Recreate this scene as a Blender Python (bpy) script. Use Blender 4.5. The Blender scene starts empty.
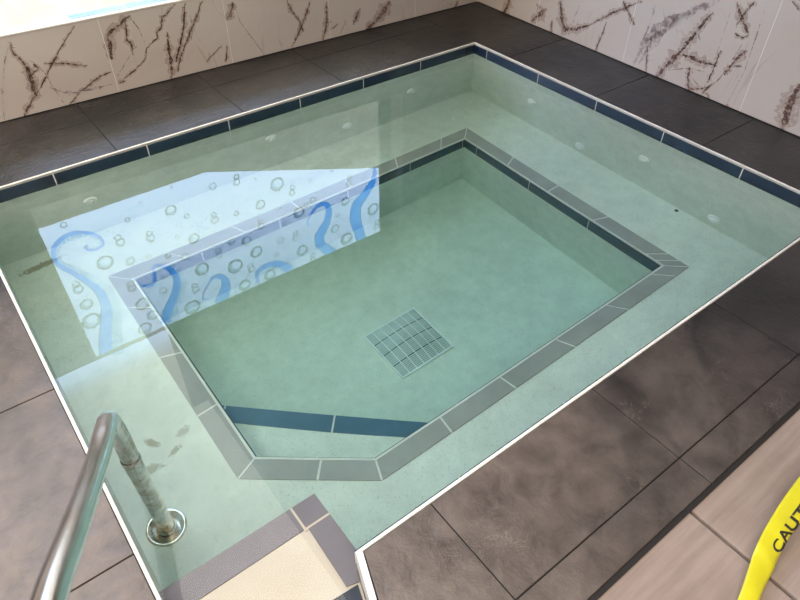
import bpy, bmesh, math, random
from mathutils import Vector, Matrix, noise
random.seed(7)
S = bpy.context.scene
COL = S.collection

# ------------------------------------------------------------------ camera
cam_d = bpy.data.cameras.new('camera')
cam = bpy.data.objects.new('camera', cam_d); COL.objects.link(cam)
RM = ((0.792963, -0.406592, 0.453753), (-0.609192, -0.540984, 0.579846), (0.009713, -0.736219, -0.676673))
cm = Matrix([[RM[i][0], -RM[i][1], -RM[i][2], 0] for i in range(3)] + [[0, 0, 0, 1]])
cm[0][3], cm[1][3], cm[2][3] = 0, 0, 1.6
cam.matrix_world = cm
cam_d.sensor_width = 36; cam_d.lens = 645.63 / 800 * 36; cam_d.clip_start = .02; cam_d.clip_end = 200
S.camera = cam

# ------------------------------------------------------------------ sky, exposure
SKY_WINDOW = (5.9, 7.5, 11.2)      # glaring overcast sky on the window side
SKY_OPEN = (3.7, 3.45, 3.0)         # hazy sky on the open side
W = bpy.data.worlds.new('sky'); S.world = W; W.use_nodes = True
nt = W.node_tree; nt.nodes.clear()
out = nt.nodes.new('ShaderNodeOutputWorld'); bg = nt.nodes.new('ShaderNodeBackground')
tc = nt.nodes.new('ShaderNodeTexCoord'); sp = nt.nodes.new('ShaderNodeSeparateXYZ')
mr = nt.nodes.new('ShaderNodeMapRange'); mr.interpolation_type = 'SMOOTHSTEP'
mr.inputs['From Min'].default_value = 0.0; mr.inputs['From Max'].default_value = .06
mx = nt.nodes.new('ShaderNodeMix'); mx.data_type = 'RGBA'
mx.inputs[6].default_value = (*SKY_OPEN, 1); mx.inputs[7].default_value = (*SKY_WINDOW, 1)
nt.links.new(tc.outputs['Generated'], sp.inputs[0]); low = nt.nodes.new('ShaderNodeMath'); low.operation = 'MULTIPLY_ADD'; low.inputs[1].default_value = -1.0
nt.links.new(sp.outputs['Z'], low.inputs[0]); nt.links.new(sp.outputs['Y'], low.inputs[2]); nt.links.new(low.outputs[0], mr.inputs['Value'])
nt.links.new(mr.outputs[0], mx.inputs[0]); nt.links.new(mx.outputs[2], bg.inputs['Color'])
nt.links.new(bg.outputs[0], out.inputs[0])
W.cycles.sampling_method = 'AUTOMATIC'
S.view_settings.view_transform = 'Standard'; S.view_settings.look = 'None'
S.view_settings.gamma = 1; S.view_settings.use_curve_mapping = False
S.view_settings.exposure = .32
S.cycles.max_bounces = 14; S.cycles.diffuse_bounces = 6; S.cycles.glossy_bounces = 6
S.cycles.transmission_bounces = 12; S.cycles.transparent_max_bounces = 24
S.cycles.caustics_reflective = True; S.cycles.caustics_refractive = True
S.cycles.sample_clamp_indirect = 12; S.cycles.blur_glossy = .3
S.cycles.use_denoising = True; S.cycles.use_adaptive_sampling = False

WATER = -.055        # water level; the deck is z = 0
BENCH = -.68
FLOOR = -1.17

# ------------------------------------------------------------------ helpers
def node_mat(name):
    m = bpy.data.materials.new(name); m.use_nodes = True
    b = m.node_tree.nodes['Principled BSDF']
    return m, m.node_tree, b
def N(t, kind, **kw):
    n = t.nodes.new(kind)
    for k, v in kw.items():
        if k in n.inputs: n.inputs[k].default_value = v
        else: setattr(n, k, v)
    return n
def ramp(t, src, stops):
    r = t.nodes.new('ShaderNodeValToRGB'); e = r.color_ramp.elements
    while len(e) > 2: e.remove(e[-1])
    for i, (p, c) in enumerate(stops):
        if i < 2: e[i].position = p
        else: e.new(p)
        e[i].color = (*c, 1) if len(c) == 3 else c
    t.links.new(src, r.inputs[0]); return r.outputs[0]
def mixc(t, f, a, b, blend='MIX'):
    m = t.nodes.new('ShaderNodeMix'); m.data_type = 'RGBA'; m.blend_type = blend
    for s, v in ((0, f), (6, a), (7, b)):
        if isinstance(v, (int, float)): m.inputs[s].default_value = v
        elif isinstance(v, tuple): m.inputs[s].default_value = (*v, 1)
        else: t.links.new(v, m.inputs[s])
    return m.outputs[2]
def mth(t, op, a, b=0.0):
    m = t.nodes.new('ShaderNodeMath'); m.operation = op
    for s, v in ((0, a), (1, b)):
        if isinstance(v, (int, float)): m.inputs[s].default_value = v
        else: t.links.new(v, m.inputs[s])
    return m.outputs[0]
def noise_n(t, scale, detail=4, rough=.55, dist=0, stretch=None):
    c = t.nodes.new('ShaderNodeTexCoord'); n = t.nodes.new('ShaderNodeTexNoise')
    n.inputs['Scale'].default_value = scale; n.inputs['Detail'].default_value = detail
    n.inputs['Roughness'].default_value = rough; n.inputs['Distortion'].default_value = dist
    if stretch:
        mp = t.nodes.new('ShaderNodeMapping'); mp.inputs['Scale'].default_value = stretch
        t.links.new(c.outputs['Object'], mp.inputs[0]); t.links.new(mp.outputs[0], n.inputs['Vector'])
    else: t.links.new(c.outputs['Object'], n.inputs['Vector'])
    return n.outputs['Fac']
def bump(t, b, h, strength=.3, dist=.002):
    n = t.nodes.new('ShaderNodeBump'); n.inputs['Strength'].default_value = strength
    n.inputs['Distance'].default_value = dist
    t.links.new(h, n.inputs['Height']); t.links.new(n.outputs[0], b.inputs['Normal'])

def simple(name, col, rough=.5, metal=0, spec=.5):
    m, t, b = node_mat(name)
    f = noise_n(t, 9, 4)
    c2 = tuple(max(0, x * .82) for x in col)
    t.links.new(ramp(t, f, [(.3, c2), (.7, col)]), b.inputs['Base Color'])
    b.inputs['Roughness'].default_value = rough; b.inputs['Metallic'].default_value = metal
    b.inputs['Specular IOR Level'].default_value = spec
    return m

def stone_mat():
    m, t, b = node_mat('dark_slate_tile')
    big = noise_n(t, 2.2, 5, .6, .6); mid = noise_n(t, 11, 6, .65, .4); fine = noise_n(t, 60, 4, .6)
    ca = ramp(t, big, [(.35, DECK_DARK), (.68, DECK_LIGHT)])
    cb = ramp(t, mid, [(.3, (.55, .55, .55)), (.5, (.95, .95, .95)), (.72, (1.35, 1.3, 1.25))])
    c = mixc(t, 1.0, ca, cb, 'MULTIPLY')
    # thin pale scratches and dusty smears
    sc = noise_n(t, 16, 3, .5, 2.2)
    line = ramp(t, mth(t, 'ABSOLUTE', mth(t, 'SUBTRACT', sc, .5)), [(.0, (1, 1, 1)), (.016, (0, 0, 0))])
    patch = ramp(t, noise_n(t, 3.1, 3), [(.55, (0, 0, 0)), (.7, (1, 1, 1))])
    c = mixc(t, mth(t, 'MULTIPLY', mth(t, 'MULTIPLY', line, patch), .6), c, (.30, .25, .22))
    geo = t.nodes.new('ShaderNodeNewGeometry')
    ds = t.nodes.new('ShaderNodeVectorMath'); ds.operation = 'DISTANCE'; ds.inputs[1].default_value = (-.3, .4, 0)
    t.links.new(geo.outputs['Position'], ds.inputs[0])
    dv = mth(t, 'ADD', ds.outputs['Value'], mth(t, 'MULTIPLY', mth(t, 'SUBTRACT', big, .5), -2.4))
    dust_light = ramp(t, mth(t, 'DIVIDE', dv, 3.0), [(.25, (.75, .75, .75)), (.80, (0, 0, 0))])  # dusty brown tint that also paints in stronger light towards the entry
    c = mixc(t, mth(t, 'MULTIPLY', dust_light, ramp(t, mid, [(.3, (.45, .45, .45)), (.65, (1, 1, 1))])), c, (.19, .145, .12))
    t.links.new(c, b.inputs['Base Color'])
    t.links.new(ramp(t, mid, [(.3, (.36, .36, .36)), (.7, (.52, .52, .52))]), b.inputs['Roughness'])
    b.inputs['Specular IOR Level'].default_value = .5
    bump(t, b, mth(t, 'ADD', mth(t, 'MULTIPLY', mid, 2.0), mth(t, 'MULTIPLY', fine, .6)), .75, .004)
    return m
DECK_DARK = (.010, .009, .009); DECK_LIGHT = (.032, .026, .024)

def plaster_mat():
    m, t, b = node_mat('pebble_plaster')
    big = noise_n(t, 1.8, 4, .6); fine = noise_n(t, 130, 3, .6); mid = noise_n(t, 14, 5, .6)
    c = ramp(t, big, [(.3, (.66, .67, .60)), (.7, (.77, .78, .70))])
    c = mixc(t, 1.0, c, ramp(t, mid, [(.3, (.9, .9, .9)), (.7, (1.05, 1.05, 1.05))]), 'MULTIPLY')
    c = mixc(t, 1.0, c, ramp(t, fine, [(.28, (.72, .7, .66)), (.42, (1, 1, 1))]), 'MULTIPLY')
    # sediment stains where they lie on the bench
    geo = t.nodes.new('ShaderNodeNewGeometry')
    for (cx, cy, rx, ry, ang, amt) in STAINS:
        mp = t.nodes.new('ShaderNodeMapping'); mp.vector_type = 'TEXTURE'
        mp.inputs['Location'].default_value = (cx, cy, BENCH); mp.inputs['Rotation'].default_value = (0, 0, ang)
        mp.inputs['Scale'].default_value = (rx, ry, .3)
        ln = t.nodes.new('ShaderNodeVectorMath'); ln.operation = 'LENGTH'
        t.links.new(geo.outputs['Position'], mp.inputs[0]); t.links.new(mp.outputs[0], ln.inputs[0])
        g = noise_n(t, 85, 4, .8)
        v = mth(t, 'SUBTRACT', mth(t, 'MULTIPLY', g, 2.0), ln.outputs['Value'])
        k = ramp(t, v, [(.36, (0, 0, 0)), (.52, (amt, amt, amt))])
        c = mixc(t, k, c, (.22, .18, .08))
    t.links.new(c, b.inputs['Base Color']); b.inputs['Roughness'].default_value = .75
    bump(t, b, fine, .25, .002)
    return m
STAINS = [(.10, 2.93, .16, .035, .12, .75), (.145, 1.70, .025, .055, .5, .7), (.20, 1.62, .05, .02, .3, .6), (.09, 1.60, .09, .03, -.2, .6), (.26, 1.68, .05, .03, .3, .4), (1.7, 2.84, .7, .10, 0, .10)]

def marble_mat():
    m, t, b = node_mat('veined_marble_slab')
    big = noise_n(t, 1.3, 4, .5)
    c = ramp(t, big, [(.3, (.43, .37, .33)), (.7, (.50, .445, .41))])
    for sc, w, col, amt in ((1.6, .010, (.33, .25, .22), .55), (3.4, .007, (.42, .34, .30), .35)):
        n = noise_n(t, sc, 4, .55, 1.2, (1, 1, .6))
        ln = ramp(t, mth(t, 'ABSOLUTE', mth(t, 'SUBTRACT', n, .5)), [(0, (amt,) * 3), (w, (0, 0, 0))])
        msk = ramp(t, noise_n(t, 1.1 * sc, 2), [(.48, (0, 0, 0)), (.6, (1, 1, 1))])
        c = mixc(t, mth(t, 'MULTIPLY', ln, msk), c, col)
    t.links.new(c, b.inputs['Base Color']); b.inputs['Roughness'].default_value = .28
    return m
def vein_mat(name, a, bcol, thr):
    # vein mineral broken up by the body colour of the slab
    m, t, b = node_mat(name)
    n = noise_n(t, 22 if 'grey' in name else 55, 5, .7)
    t.links.new(ramp(t, n, [(thr, a), (thr + .14, bcol)]), b.inputs['Base Color'])
    b.inputs['Roughness'].default_value = .3
    return m

def water_mat():
    m = bpy.data.materials.new('still_water'); m.use_nodes = True
    t = m.node_tree; t.nodes.clear()
    o = t.nodes.new('ShaderNodeOutputMaterial'); g = t.nodes.new('ShaderNodeBsdfGlass')
    g.inputs['IOR'].default_value = 1.333; g.inputs['Roughness'].default_value = 0
    v = t.nodes.new('ShaderNodeVolumeAbsorption'); v.inputs['Color'].default_value = (*WATER_COL, 1)
    v.inputs['Density'].default_value = 1.0
    t.links.new(g.outputs[0], o.inputs['Surface']); t.links.new(v.outputs[0], o.inputs['Volume'])
    return m
WATER_COL = (.66, .85, .84)

def glass_mat():
    m = bpy.data.materials.new('window_glass'); m.use_nodes = True
    t = m.node_tree; t.nodes.clear()
    o = t.nodes.new('ShaderNodeOutputMaterial'); tr = t.nodes.new('ShaderNodeBsdfTransparent')
    gl = t.nodes.new('ShaderNodeBsdfGlossy'); gl.inputs['Roughness'].default_value = .02
    fr = t.nodes.new('ShaderNodeFresnel'); fr.inputs['IOR'].default_value = 1.5
    mxs = t.nodes.new('ShaderNodeMixShader'); tr.inputs['Color'].default_value = (.96, .98, .98, 1)
    ge = t.nodes.new('ShaderNodeNewGeometry')
    t.links.new(mth(t, 'MULTIPLY', fr.outputs[0], mth(t, 'SUBTRACT', 1.0, ge.outputs['Backfacing'])), mxs.inputs[0]); t.links.new(tr.outputs[0], mxs.inputs[1]); t.links.new(gl.outputs[0], mxs.inputs[2])
    t.links.new(mxs.outputs[0], o.inputs[0]); return m
def film_mat(name, col, col2=None, sc=30):
    # translucent coloured print: lets tinted daylight through
    m = bpy.data.materials.new(name); m.use_nodes = True
    t = m.node_tree; t.nodes.clear()
    o = t.nodes.new('ShaderNodeOutputMaterial'); tr = t.nodes.new('ShaderNodeBsdfTransparent')
    n = noise_n(t, sc, 3, .5)
    t.links.new(ramp(t, n, [(.35, col), (.65, col2 or col)]), tr.inputs['Color'])
    t.links.new(tr.outputs[0], o.inputs[0]); return m
def tile_mat(name, a, b_, rough=.25):
    m, t, b = node_mat(name)
    t.links.new(ramp(t, noise_n(t, 5, 5, .6), [(.3, a), (.7, b_)]), b.inputs['Base Color'])
    b.inputs['Roughness'].default_value = rough
    return m
def paver_mat():
    m, t, b = node_mat('tan_broomed_concrete')
    f = noise_n(t, 3, 5, .6); g = noise_n(t, 24, 5, .6, 0, (.12, 1.6, 1))
    c = ramp(t, f, [(.3, (.21, .155, .125)), (.7, (.28, .215, .18))])
    c = mixc(t, 1.0, c, ramp(t, g, [(.3, (.82, .8, .78)), (.65, (1.08, 1.08, 1.08))]), 'MULTIPLY')
    t.links.new(c, b.inputs['Base Color']); b.inputs['Roughness'].default_value = .8
    bump(t, b, g, .4, .004); return m
def steel_mat():
    m, t, b = node_mat('weathered_stainless_steel')
    n = noise_n(t, 14, 5, .65); n2 = noise_n(t, 9, 3, .5)
    geo = t.nodes.new('ShaderNodeNewGeometry'); sx = t.nodes.new('ShaderNodeSeparateXYZ'); t.links.new(geo.outputs['Position'], sx.inputs[0])
    low = ramp(t, sx.outputs['Z'], [(.12, (1, 1, 1)), (.26, (.12, .12, .12))])
    c = mixc(t, mth(t, 'MULTIPLY', ramp(t, n, [(.44, (0, 0, 0)), (.62, (.8, .8, .8))]), low), (.80, .79, .78), (.45, .34, .22))
    t.links.new(c, b.inputs['Base Color']); b.inputs['Metallic'].default_value = 1
    t.links.new(ramp(t, n2, [(.35, (.17, .17, .17)), (.7, (.26, .26, .26))]), b.inputs['Roughness'])
    return m

M = dict(
    riser=tile_mat('teal_riser_tile', (.010, .050, .075), (.018, .075, .105), .5),
    halo=vein_mat('marble_vein_halo', (.34, .27, .235), (.455, .40, .365), .50),
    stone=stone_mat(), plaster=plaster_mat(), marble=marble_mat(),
    vein=vein_mat('marble_vein_dark', (.07, .035, .028), (.34, .24, .20), .47),
    vein_thin=vein_mat('marble_vein_thin', (.16, .10, .08), (.50, .40, .34), .45),
    vein_grey=vein_mat('marble_vein_grey', (.20, .15, .15), (.44, .38, .35), .40),
    water=water_mat(), glass=glass_mat(),
    grout=simple('white_grout', (.78, .75, .70), .7), dgrout=simple('dark_grout', (.012, .009, .008), .9),
    trim=simple('white_edge_trim', (.74, .70, .65), .4),
    navy=tile_mat('navy_glazed_tile', (.006, .012, .030), (.012, .026, .055), .25),
    curb=tile_mat('grey_curb_tile', (.29, .28, .26), (.38, .365, .34), .6),
    violet=tile_mat('grey_violet_step_tile', (.155, .135, .15), (.19, .17, .185), .5),
    blue_step=tile_mat('slate_blue_tile', (.05, .115, .17), (.075, .15, .21), .4),
    sand=tile_mat('cream_step_plaster', (.58, .51, .40), (.66, .59, .48), .8),
    paver=paver_mat(), steel=steel_mat(),
    jet=simple('white_jet_plastic', (.95, .95, .94), .35), hole=simple('dark_hole', (.02, .025, .025), .8), sump=simple('grey_sump', (.10, .13, .125), .8),
    skyblue=tile_mat('sky_blue_ledge_tile', (.22, .40, .66), (.34, .52, .76), .3),
    ceil=simple('ceiling_boards', (.22, .19, .16), .8), header=simple('tan_render', (.30, .25, .19), .8),
    lime=simple('pale_outdoor_stone', (.90, .86, .80), .8), greywall=simple('grey_outdoor_wall', (.76, .78, .77), .8),
    ground=simple('outdoor_concrete', (.46, .42, .36), .9),
    slat=simple('grille_grey_green', (.66, .69, .67), .5),
    yellow=simple('yellow_tape_plastic', (.60, .53, .02), .28), black=simple('black_ink', (.02, .015, .01), .5),
    t_blue=film_mat('blue_tentacle_film', (.08, .42, .90), (.18, .56, 1.0), 18),
    t_pale=film_mat('pale_blue_sucker_film', (.62, .82, .97), (.78, .92, 1.0), 40),
    t_line=film_mat('blue_outline_film', (.16, .30, .42), (.24, .38, .48)),
    b_ring=film_mat('grey_bubble_film', (.10, .17, .18), (.24, .32, .32), 40),
    b_fill=film_mat('pale_bubble_film', (.45, .58, .55), (.75, .85, .82), 14),
)

def link(name, bm, mats, parent=None, smooth=False, bevel=0):
    me = bpy.data.meshes.new(name); bm.to_mesh(me); bm.free()
    for m in (mats if isinstance(mats, (list, tuple)) else [mats]): me.materials.append(m)
    o = bpy.data.objects.new(name, me); COL.objects.link(o)
    if parent: o.parent = parent; o.matrix_parent_inverse = parent.matrix_basis.inverted()
    if smooth:
        for p in me.polygons: p.use_smooth = True
    if bevel:
        b = o.modifiers.new('bevel', 'BEVEL'); b.width = bevel; b.segments = 2; b.limit_method = 'ANGLE'
    return o
def struct(o, label=None):
    o['kind'] = 'structure'
    if label: o['label'] = label
    return o
def thing(name, label, cat, loc=(0, 0, 0), group=None):
    o = bpy.data.objects.new(name, None); COL.objects.link(o); o.location = loc; o.empty_display_size = .1
    o['label'] = label; o['category'] = cat
    if group: o['group'] = group
    return o
def box(bm, a, b, mi=0):
    v = [bm.verts.new((x, y, z)) for z in (a[2], b[2]) for y in (a[1], b[1]) for x in (a[0], b[0])]
    for f in ((0, 2, 3, 1), (4, 5, 7, 6), (0, 1, 5, 4), (2, 6, 7, 3), (0, 4, 6, 2), (1, 3, 7, 5)):
        bm.faces.new([v[i] for i in f]).material_index = mi
def prism(bm, pts, z0, z1, mi=0):
    # extruded plan polygon, pts counter-clockwise
    a = sum(p[0] * q[1] - q[0] * p[1] for p, q in zip(pts, pts[1:] + pts[:1]))
    if a < 0: pts = pts[::-1]
    lo = [bm.verts.new((*p, z0)) for p in pts]; hi = [bm.verts.new((*p, z1)) for p in pts]
    n = len(pts)
    bm.faces.new(hi).material_index = mi; bm.faces.new(lo[::-1]).material_index = mi
    for i in range(n):
        j = (i + 1) % n
        bm.faces.new((lo[i], lo[j], hi[j], hi[i])).material_index = mi
def lerp(a, b, t): return tuple(x + (y - x) * t for x, y in zip(a, b))
def lathe(bm, prof, c=(0, 0, 0), seg=32, mi=0, axis='Z', r_scale=1):
    # prof: (radius, height) pairs, revolved round a vertical axis then turned
    rot = {'Z': Matrix.Identity(3), '-Y': Matrix.Rotation(math.pi / 2, 3, 'X'), '-X': Matrix.Rotation(-math.pi / 2, 3, 'Y')}[axis]
    rings = []
    for r, h in prof:
        if r < 1e-6: rings.append([bm.verts.new(Vector(c) + rot @ Vector((0, 0, h)))])
        else: rings.append([bm.verts.new(Vector(c) + rot @ Vector((r * math.cos(2 * math.pi * k / seg), r * math.sin(2 * math.pi * k / seg), h))) for k in range(seg)])
    for A, B in zip(rings, rings[1:]):
        for k in range(seg):
            k2 = (k + 1) % seg
            q = [A[k % len(A)], A[k2 % len(A)], B[k2 % len(B)], B[k % len(B)]]
            u = list(dict.fromkeys(q))
            if len(u) >= 3: bm.faces.new(u).material_index = mi
def tube(bm, pts, r, seg=20, mi=0, cap=True):
    P = [Vector(p) for p in pts]; rings = []
    up = Vector((.3, .9, .1)).normalized(); prev = None
    for i, p in enumerate(P):
        t = (P[min(i + 1, len(P) - 1)] - P[max(i - 1, 0)]).normalized()
        if prev is None: n = t.cross(up).normalized()
        else: n = (prev - t * prev.dot(t)).normalized()
        prev = n; b = t.cross(n)
        rings.append([bm.verts.new(p + (n * math.cos(2 * math.pi * k / seg) + b * math.sin(2 * math.pi * k / seg)) * r) for k in range(seg)])
    for A, B in zip(rings, rings[1:]):
        for k in range(seg): bm.faces.new((A[k], A[(k + 1) % seg], B[(k + 1) % seg], B[k])).material_index = mi
    if cap:
        bm.faces.new(rings[0][::-1]).material_index = mi; bm.faces.new(rings[-1]).material_index = mi
def smooth_path(pts, n=10):
    out_ = []
    for i in range(len(pts) - 1):
        p0 = Vector(pts[max(i - 1, 0)]); p1 = Vector(pts[i]); p2 = Vector(pts[i + 1]); p3 = Vector(pts[min(i + 2, len(pts) - 1)])
        for k in range(n):
            t = k / n
            out_.append(.5 * ((2 * p1) + (p2 - p0) * t + (2 * p0 - 5 * p1 + 4 * p2 - p3) * t * t + (3 * p1 - p0 - 3 * p2 + p3) * t ** 3))
    out_.append(Vector(pts[-1])); return out_

# ---- traced outlines, metres
TENT = [[(0.434, 0.825, 0.013), (0.415, 0.841, 0.017), (0.438, 0.87, 0.024), (0.486, 0.874, 0.028), (0.515, 0.853, 0.026), (0.506, 0.808, 0.03), (0.468, 0.765, 0.039), (0.393, 0.728, 0.05), (0.322, 0.728, 0.055), (0.262, 0.764, 0.053), (0.232, 0.823, 0.044), (0.24, 0.892, 0.05), (0.288, 0.964, 0.061), (0.341, 1.05, 0.074), (0.394, 1.149, 0.094), (0.42, 1.247, 0.111), (0.419, 1.355, 0.128), (0.39, 1.472, 0.152), (0.345, 1.608, 0.163), (0.307, 1.766, 0.172)], [(0.66, 1.274, 0.01), (0.678, 1.305, 0.025), (0.717, 1.317, 0.039), (0.748, 1.294, 0.036), (0.758, 1.23, 0.03), (0.765, 1.18, 0.029), (0.797, 1.17, 0.034), (0.849, 1.207, 0.047), (0.896, 1.268, 0.066), (0.916, 1.341, 0.082), (0.902, 1.43, 0.099), (0.864, 1.509, 0.107), (0.805, 1.593, 0.116), (0.743, 1.713, 0.123)], [(1.094, 1.652, 0.008), (1.057, 1.648, 0.01), (1.049, 1.616, 0.011), (1.075, 1.562, 0.015), (1.117, 1.517, 0.018), (1.151, 1.482, 0.027), (1.195, 1.48, 0.037), (1.237, 1.519, 0.051), (1.247, 1.585, 0.073), (1.222, 1.655, 0.095), (1.172, 1.743, 0.111)], [(1.514, 1.726, 0.009), (1.506, 1.658, 0.023), (1.514, 1.607, 0.033), (1.553, 1.585, 0.038), (1.614, 1.58, 0.048), (1.683, 1.601, 0.057), (1.75, 1.655, 0.07), (1.804, 1.729, 0.09)], [(2.041, 1.373, 0.008), (2.004, 1.348, 0.013), (2.032, 1.288, 0.018), (2.074, 1.244, 0.024), (2.128, 1.213, 0.035), (2.187, 1.229, 0.039), (2.212, 1.292, 0.057), (2.192, 1.392, 0.072), (2.142, 1.463, 0.087), (2.101, 1.52, 0.095), (2.119, 1.623, 0.086), (2.229, 1.75, 0.081)], [(2.672, 1.015, 0.004), (2.671, 1.075, 0.02), (2.669, 1.152, 0.046), (2.63, 1.226, 0.074), (2.553, 1.304, 0.096), (2.485, 1.368, 0.107), (2.462, 1.47, 0.114), (2.485, 1.594, 0.101), (2.521, 1.75, 0.094)]]
BUB = [(1.03, 0.631, 0.012), (0.817, 0.668, 0.013), (0.709, 0.751, 0.019), (0.991, 0.795, 0.041), (1.085, 0.881, 0.019), (1.31, 0.729, 0.029), (1.274, 0.951, 0.022), (1.274, 0.997, 0.03), (0.812, 0.909, 0.023), (0.812, 0.95, 0.031), (0.615, 0.854, 0.025), (0.621, 0.897, 0.031), (0.982, 1.012, 0.015), (1.094, 1.081, 0.042), (0.763, 1.082, 0.019), (0.889, 1.137, 0.022), (1.0, 1.199, 0.031), (1.246, 1.261, 0.026), (1.244, 1.305, 0.024), (1.49, 0.719, 0.022), (1.486, 0.761, 0.028), (1.627, 0.793, 0.013), (1.79, 0.894, 0.057), (1.91, 0.967, 0.022), (1.902, 1.013, 0.027), (2.074, 0.968, 0.017), (1.634, 1.013, 0.04), (1.438, 1.01, 0.021), (2.074, 1.147, 0.029), (1.941, 1.21, 0.049), (2.011, 1.166, 0.023), (1.79, 1.106, 0.012), (1.809, 1.255, 0.019), (1.613, 1.16, 0.022), (1.611, 1.2, 0.029), (1.892, 1.386, 0.024), (1.888, 1.429, 0.03), (1.751, 1.395, 0.031), (1.361, 1.231, 0.03), (1.475, 1.273, 0.042), (1.932, 1.583, 0.053), (0.346, 0.636, 0.022), (0.49, 1.001, 0.055), (0.276, 1.082, 0.027), (0.277, 1.124, 0.034), (0.286, 1.263, 0.044), (0.274, 1.411, 0.066), (0.64, 1.064, 0.032), (1.097, 1.361, 0.055), (0.816, 1.301, 0.017), (0.784, 1.409, 0.032), (0.593, 1.244, 0.028), (0.591, 1.281, 0.029), (0.624, 1.45, 0.053), (0.663, 1.583, 0.043), (0.582, 1.668, 0.052), (1.008, 1.478, 0.024), (1.012, 1.522, 0.03), (0.954, 1.665, 0.064), (1.159, 1.587, 0.011), (1.349, 1.46, 0.063), (1.539, 1.41, 0.052), (1.465, 1.514, 0.025), (1.474, 1.552, 0.03), (1.702, 1.51, 0.021), (1.394, 1.673, 0.052), (1.617, 1.683, 0.051), (2.42, 1.077, 0.023), (2.418, 1.124, 0.028), (2.373, 1.281, 0.041), (2.288, 1.378, 0.021), (2.256, 1.507, 0.041), (2.362, 1.521, 0.014), (2.363, 1.658, 0.061), (2.647, 1.471, 0.059), (2.689, 1.624, 0.027), (2.682, 1.671, 0.029), (2.024, 1.676, 0.023), (2.015, 1.721, 0.029), (2.559, 1.134, 0.015), (2.269, 0.947, 0.019)]
VA = [([(0.433, 0.375), (0.427, 0.322), (0.454, 0.281), (0.459, 0.228), (0.459, 0.149), (0.451, 0.098), (0.396, 0.041), (0.364, 0.005)], 0.0143, 0), ([(0.466, 0.247), (0.463, 0.186), (0.452, 0.114)], 0.0283, 0), ([(0.746, 0.388), (0.657, 0.311), (0.565, 0.213), (0.5, 0.139), (0.455, 0.096)], 0.0076, 0), ([(0.457, 0.29), (0.499, 0.26), (0.534, 0.194), (0.556, 0.069), (0.575, 0.002)], 0.005, 1), ([(0.495, 0.251), (0.511, 0.226), (0.466, 0.195)], 0.0093, 0), ([(0.544, 0.239), (0.596, 0.232), (0.664, 0.211), (0.742, 0.181)], 0.0148, 0), ([(0.585, -0.001), (0.666, 0.057), (0.79, 0.115), (0.851, 0.122)], 0.0082, 0), ([(0.512, 0.13), (0.572, 0.087), (0.64, 0.058), (0.746, 0.058), (0.838, 0.057)], 0.013, 2), ([(0.875, 0.31), (0.918, 0.332), (0.966, 0.353), (1.028, 0.387)], 0.0248, 0), ([(0.889, 0.323), (0.886, 0.26), (0.874, 0.183)], 0.0254, 0), ([(0.999, 0.377), (0.979, 0.267), (0.995, 0.247), (0.989, 0.183)], 0.0104, 0), ([(0.983, 0.201), (1.024, 0.23)], 0.0062, 0), ([(1.278, 0.397), (1.23, 0.359), (1.192, 0.345), (1.173, 0.29), (1.145, 0.269), (1.139, 0.243), (1.093, 0.22)], 0.0126, 0), ([(1.093, 0.22), (1.064, 0.194), (1.053, 0.152), (0.978, 0.102), (0.895, 0.066)], 0.0074, 0), ([(1.201, 0.263), (1.19, 0.194), (1.187, 0.109), (1.167, 0.003)], 0.017, 0), ([(1.334, 0.391), (1.292, 0.255), (1.256, 0.179), (1.212, 0.092)], 0.0167, 0), ([(1.432, 0.384), (1.371, 0.294), (1.31, 0.207), (1.24, 0.108), (1.211, 0.034)], 0.0141, 0), ([(1.348, 0.325), (1.346, 0.233), (1.325, 0.192)], 0.0089, 2), ([(1.612, 0.346), (1.582, 0.28), (1.552, 0.258)], 0.0229, 0), ([(1.619, 0.312), (1.636, 0.23), (1.712, 0.097), (1.76, 0.013)], 0.0063, 1), ([(1.387, 0.051), (1.452, 0.095), (1.502, 0.125)], 0.007, 0), ([(1.508, 0.022), (1.533, 0.118)], 0.0094, 0), ([(0.868, 0.05), (0.916, 0.06)], 0.0085, 0), ([(0.269, 0.011), (0.316, 0.16), (0.381, 0.298), (0.418, 0.359)], 0.0087, 2), ([(1.956, 0.295), (1.976, 0.233), (2.03, 0.151), (2.044, 0.087)], 0.0118, 0), ([(2.111, 0.255), (2.068, 0.174), (2.016, 0.093), (1.957, 0.012)], 0.0118, 0), ([(2.225, 0.234), (2.223, 0.113), (2.184, 0.007)], 0.0206, 0), ([(2.717, 0.151), (2.651, 0.08), (2.577, 0.036)], 0.0439, 0), ([(2.618, 0.047), (2.519, 0.001)], 0.0219, 0), ([(2.477, 0.151), (2.418, 0.055)], 0.0142, 0), ([(2.366, 0.097), (2.315, 0.018)], 0.0098, 2), ([(2.241, 0.059), (2.303, 0.084)], 0.0083, 0), ([(3.321, 0.041), (3.296, 0.004)], 0.0116, 0), ([(0.973, 0.187), (0.882, 0.097), (0.896, 0.008)], 0.0053, 2), ([(1.01, 0.416), (1.052, 0.315), (1.071, 0.22)], 0.0042, 1)]
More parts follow.
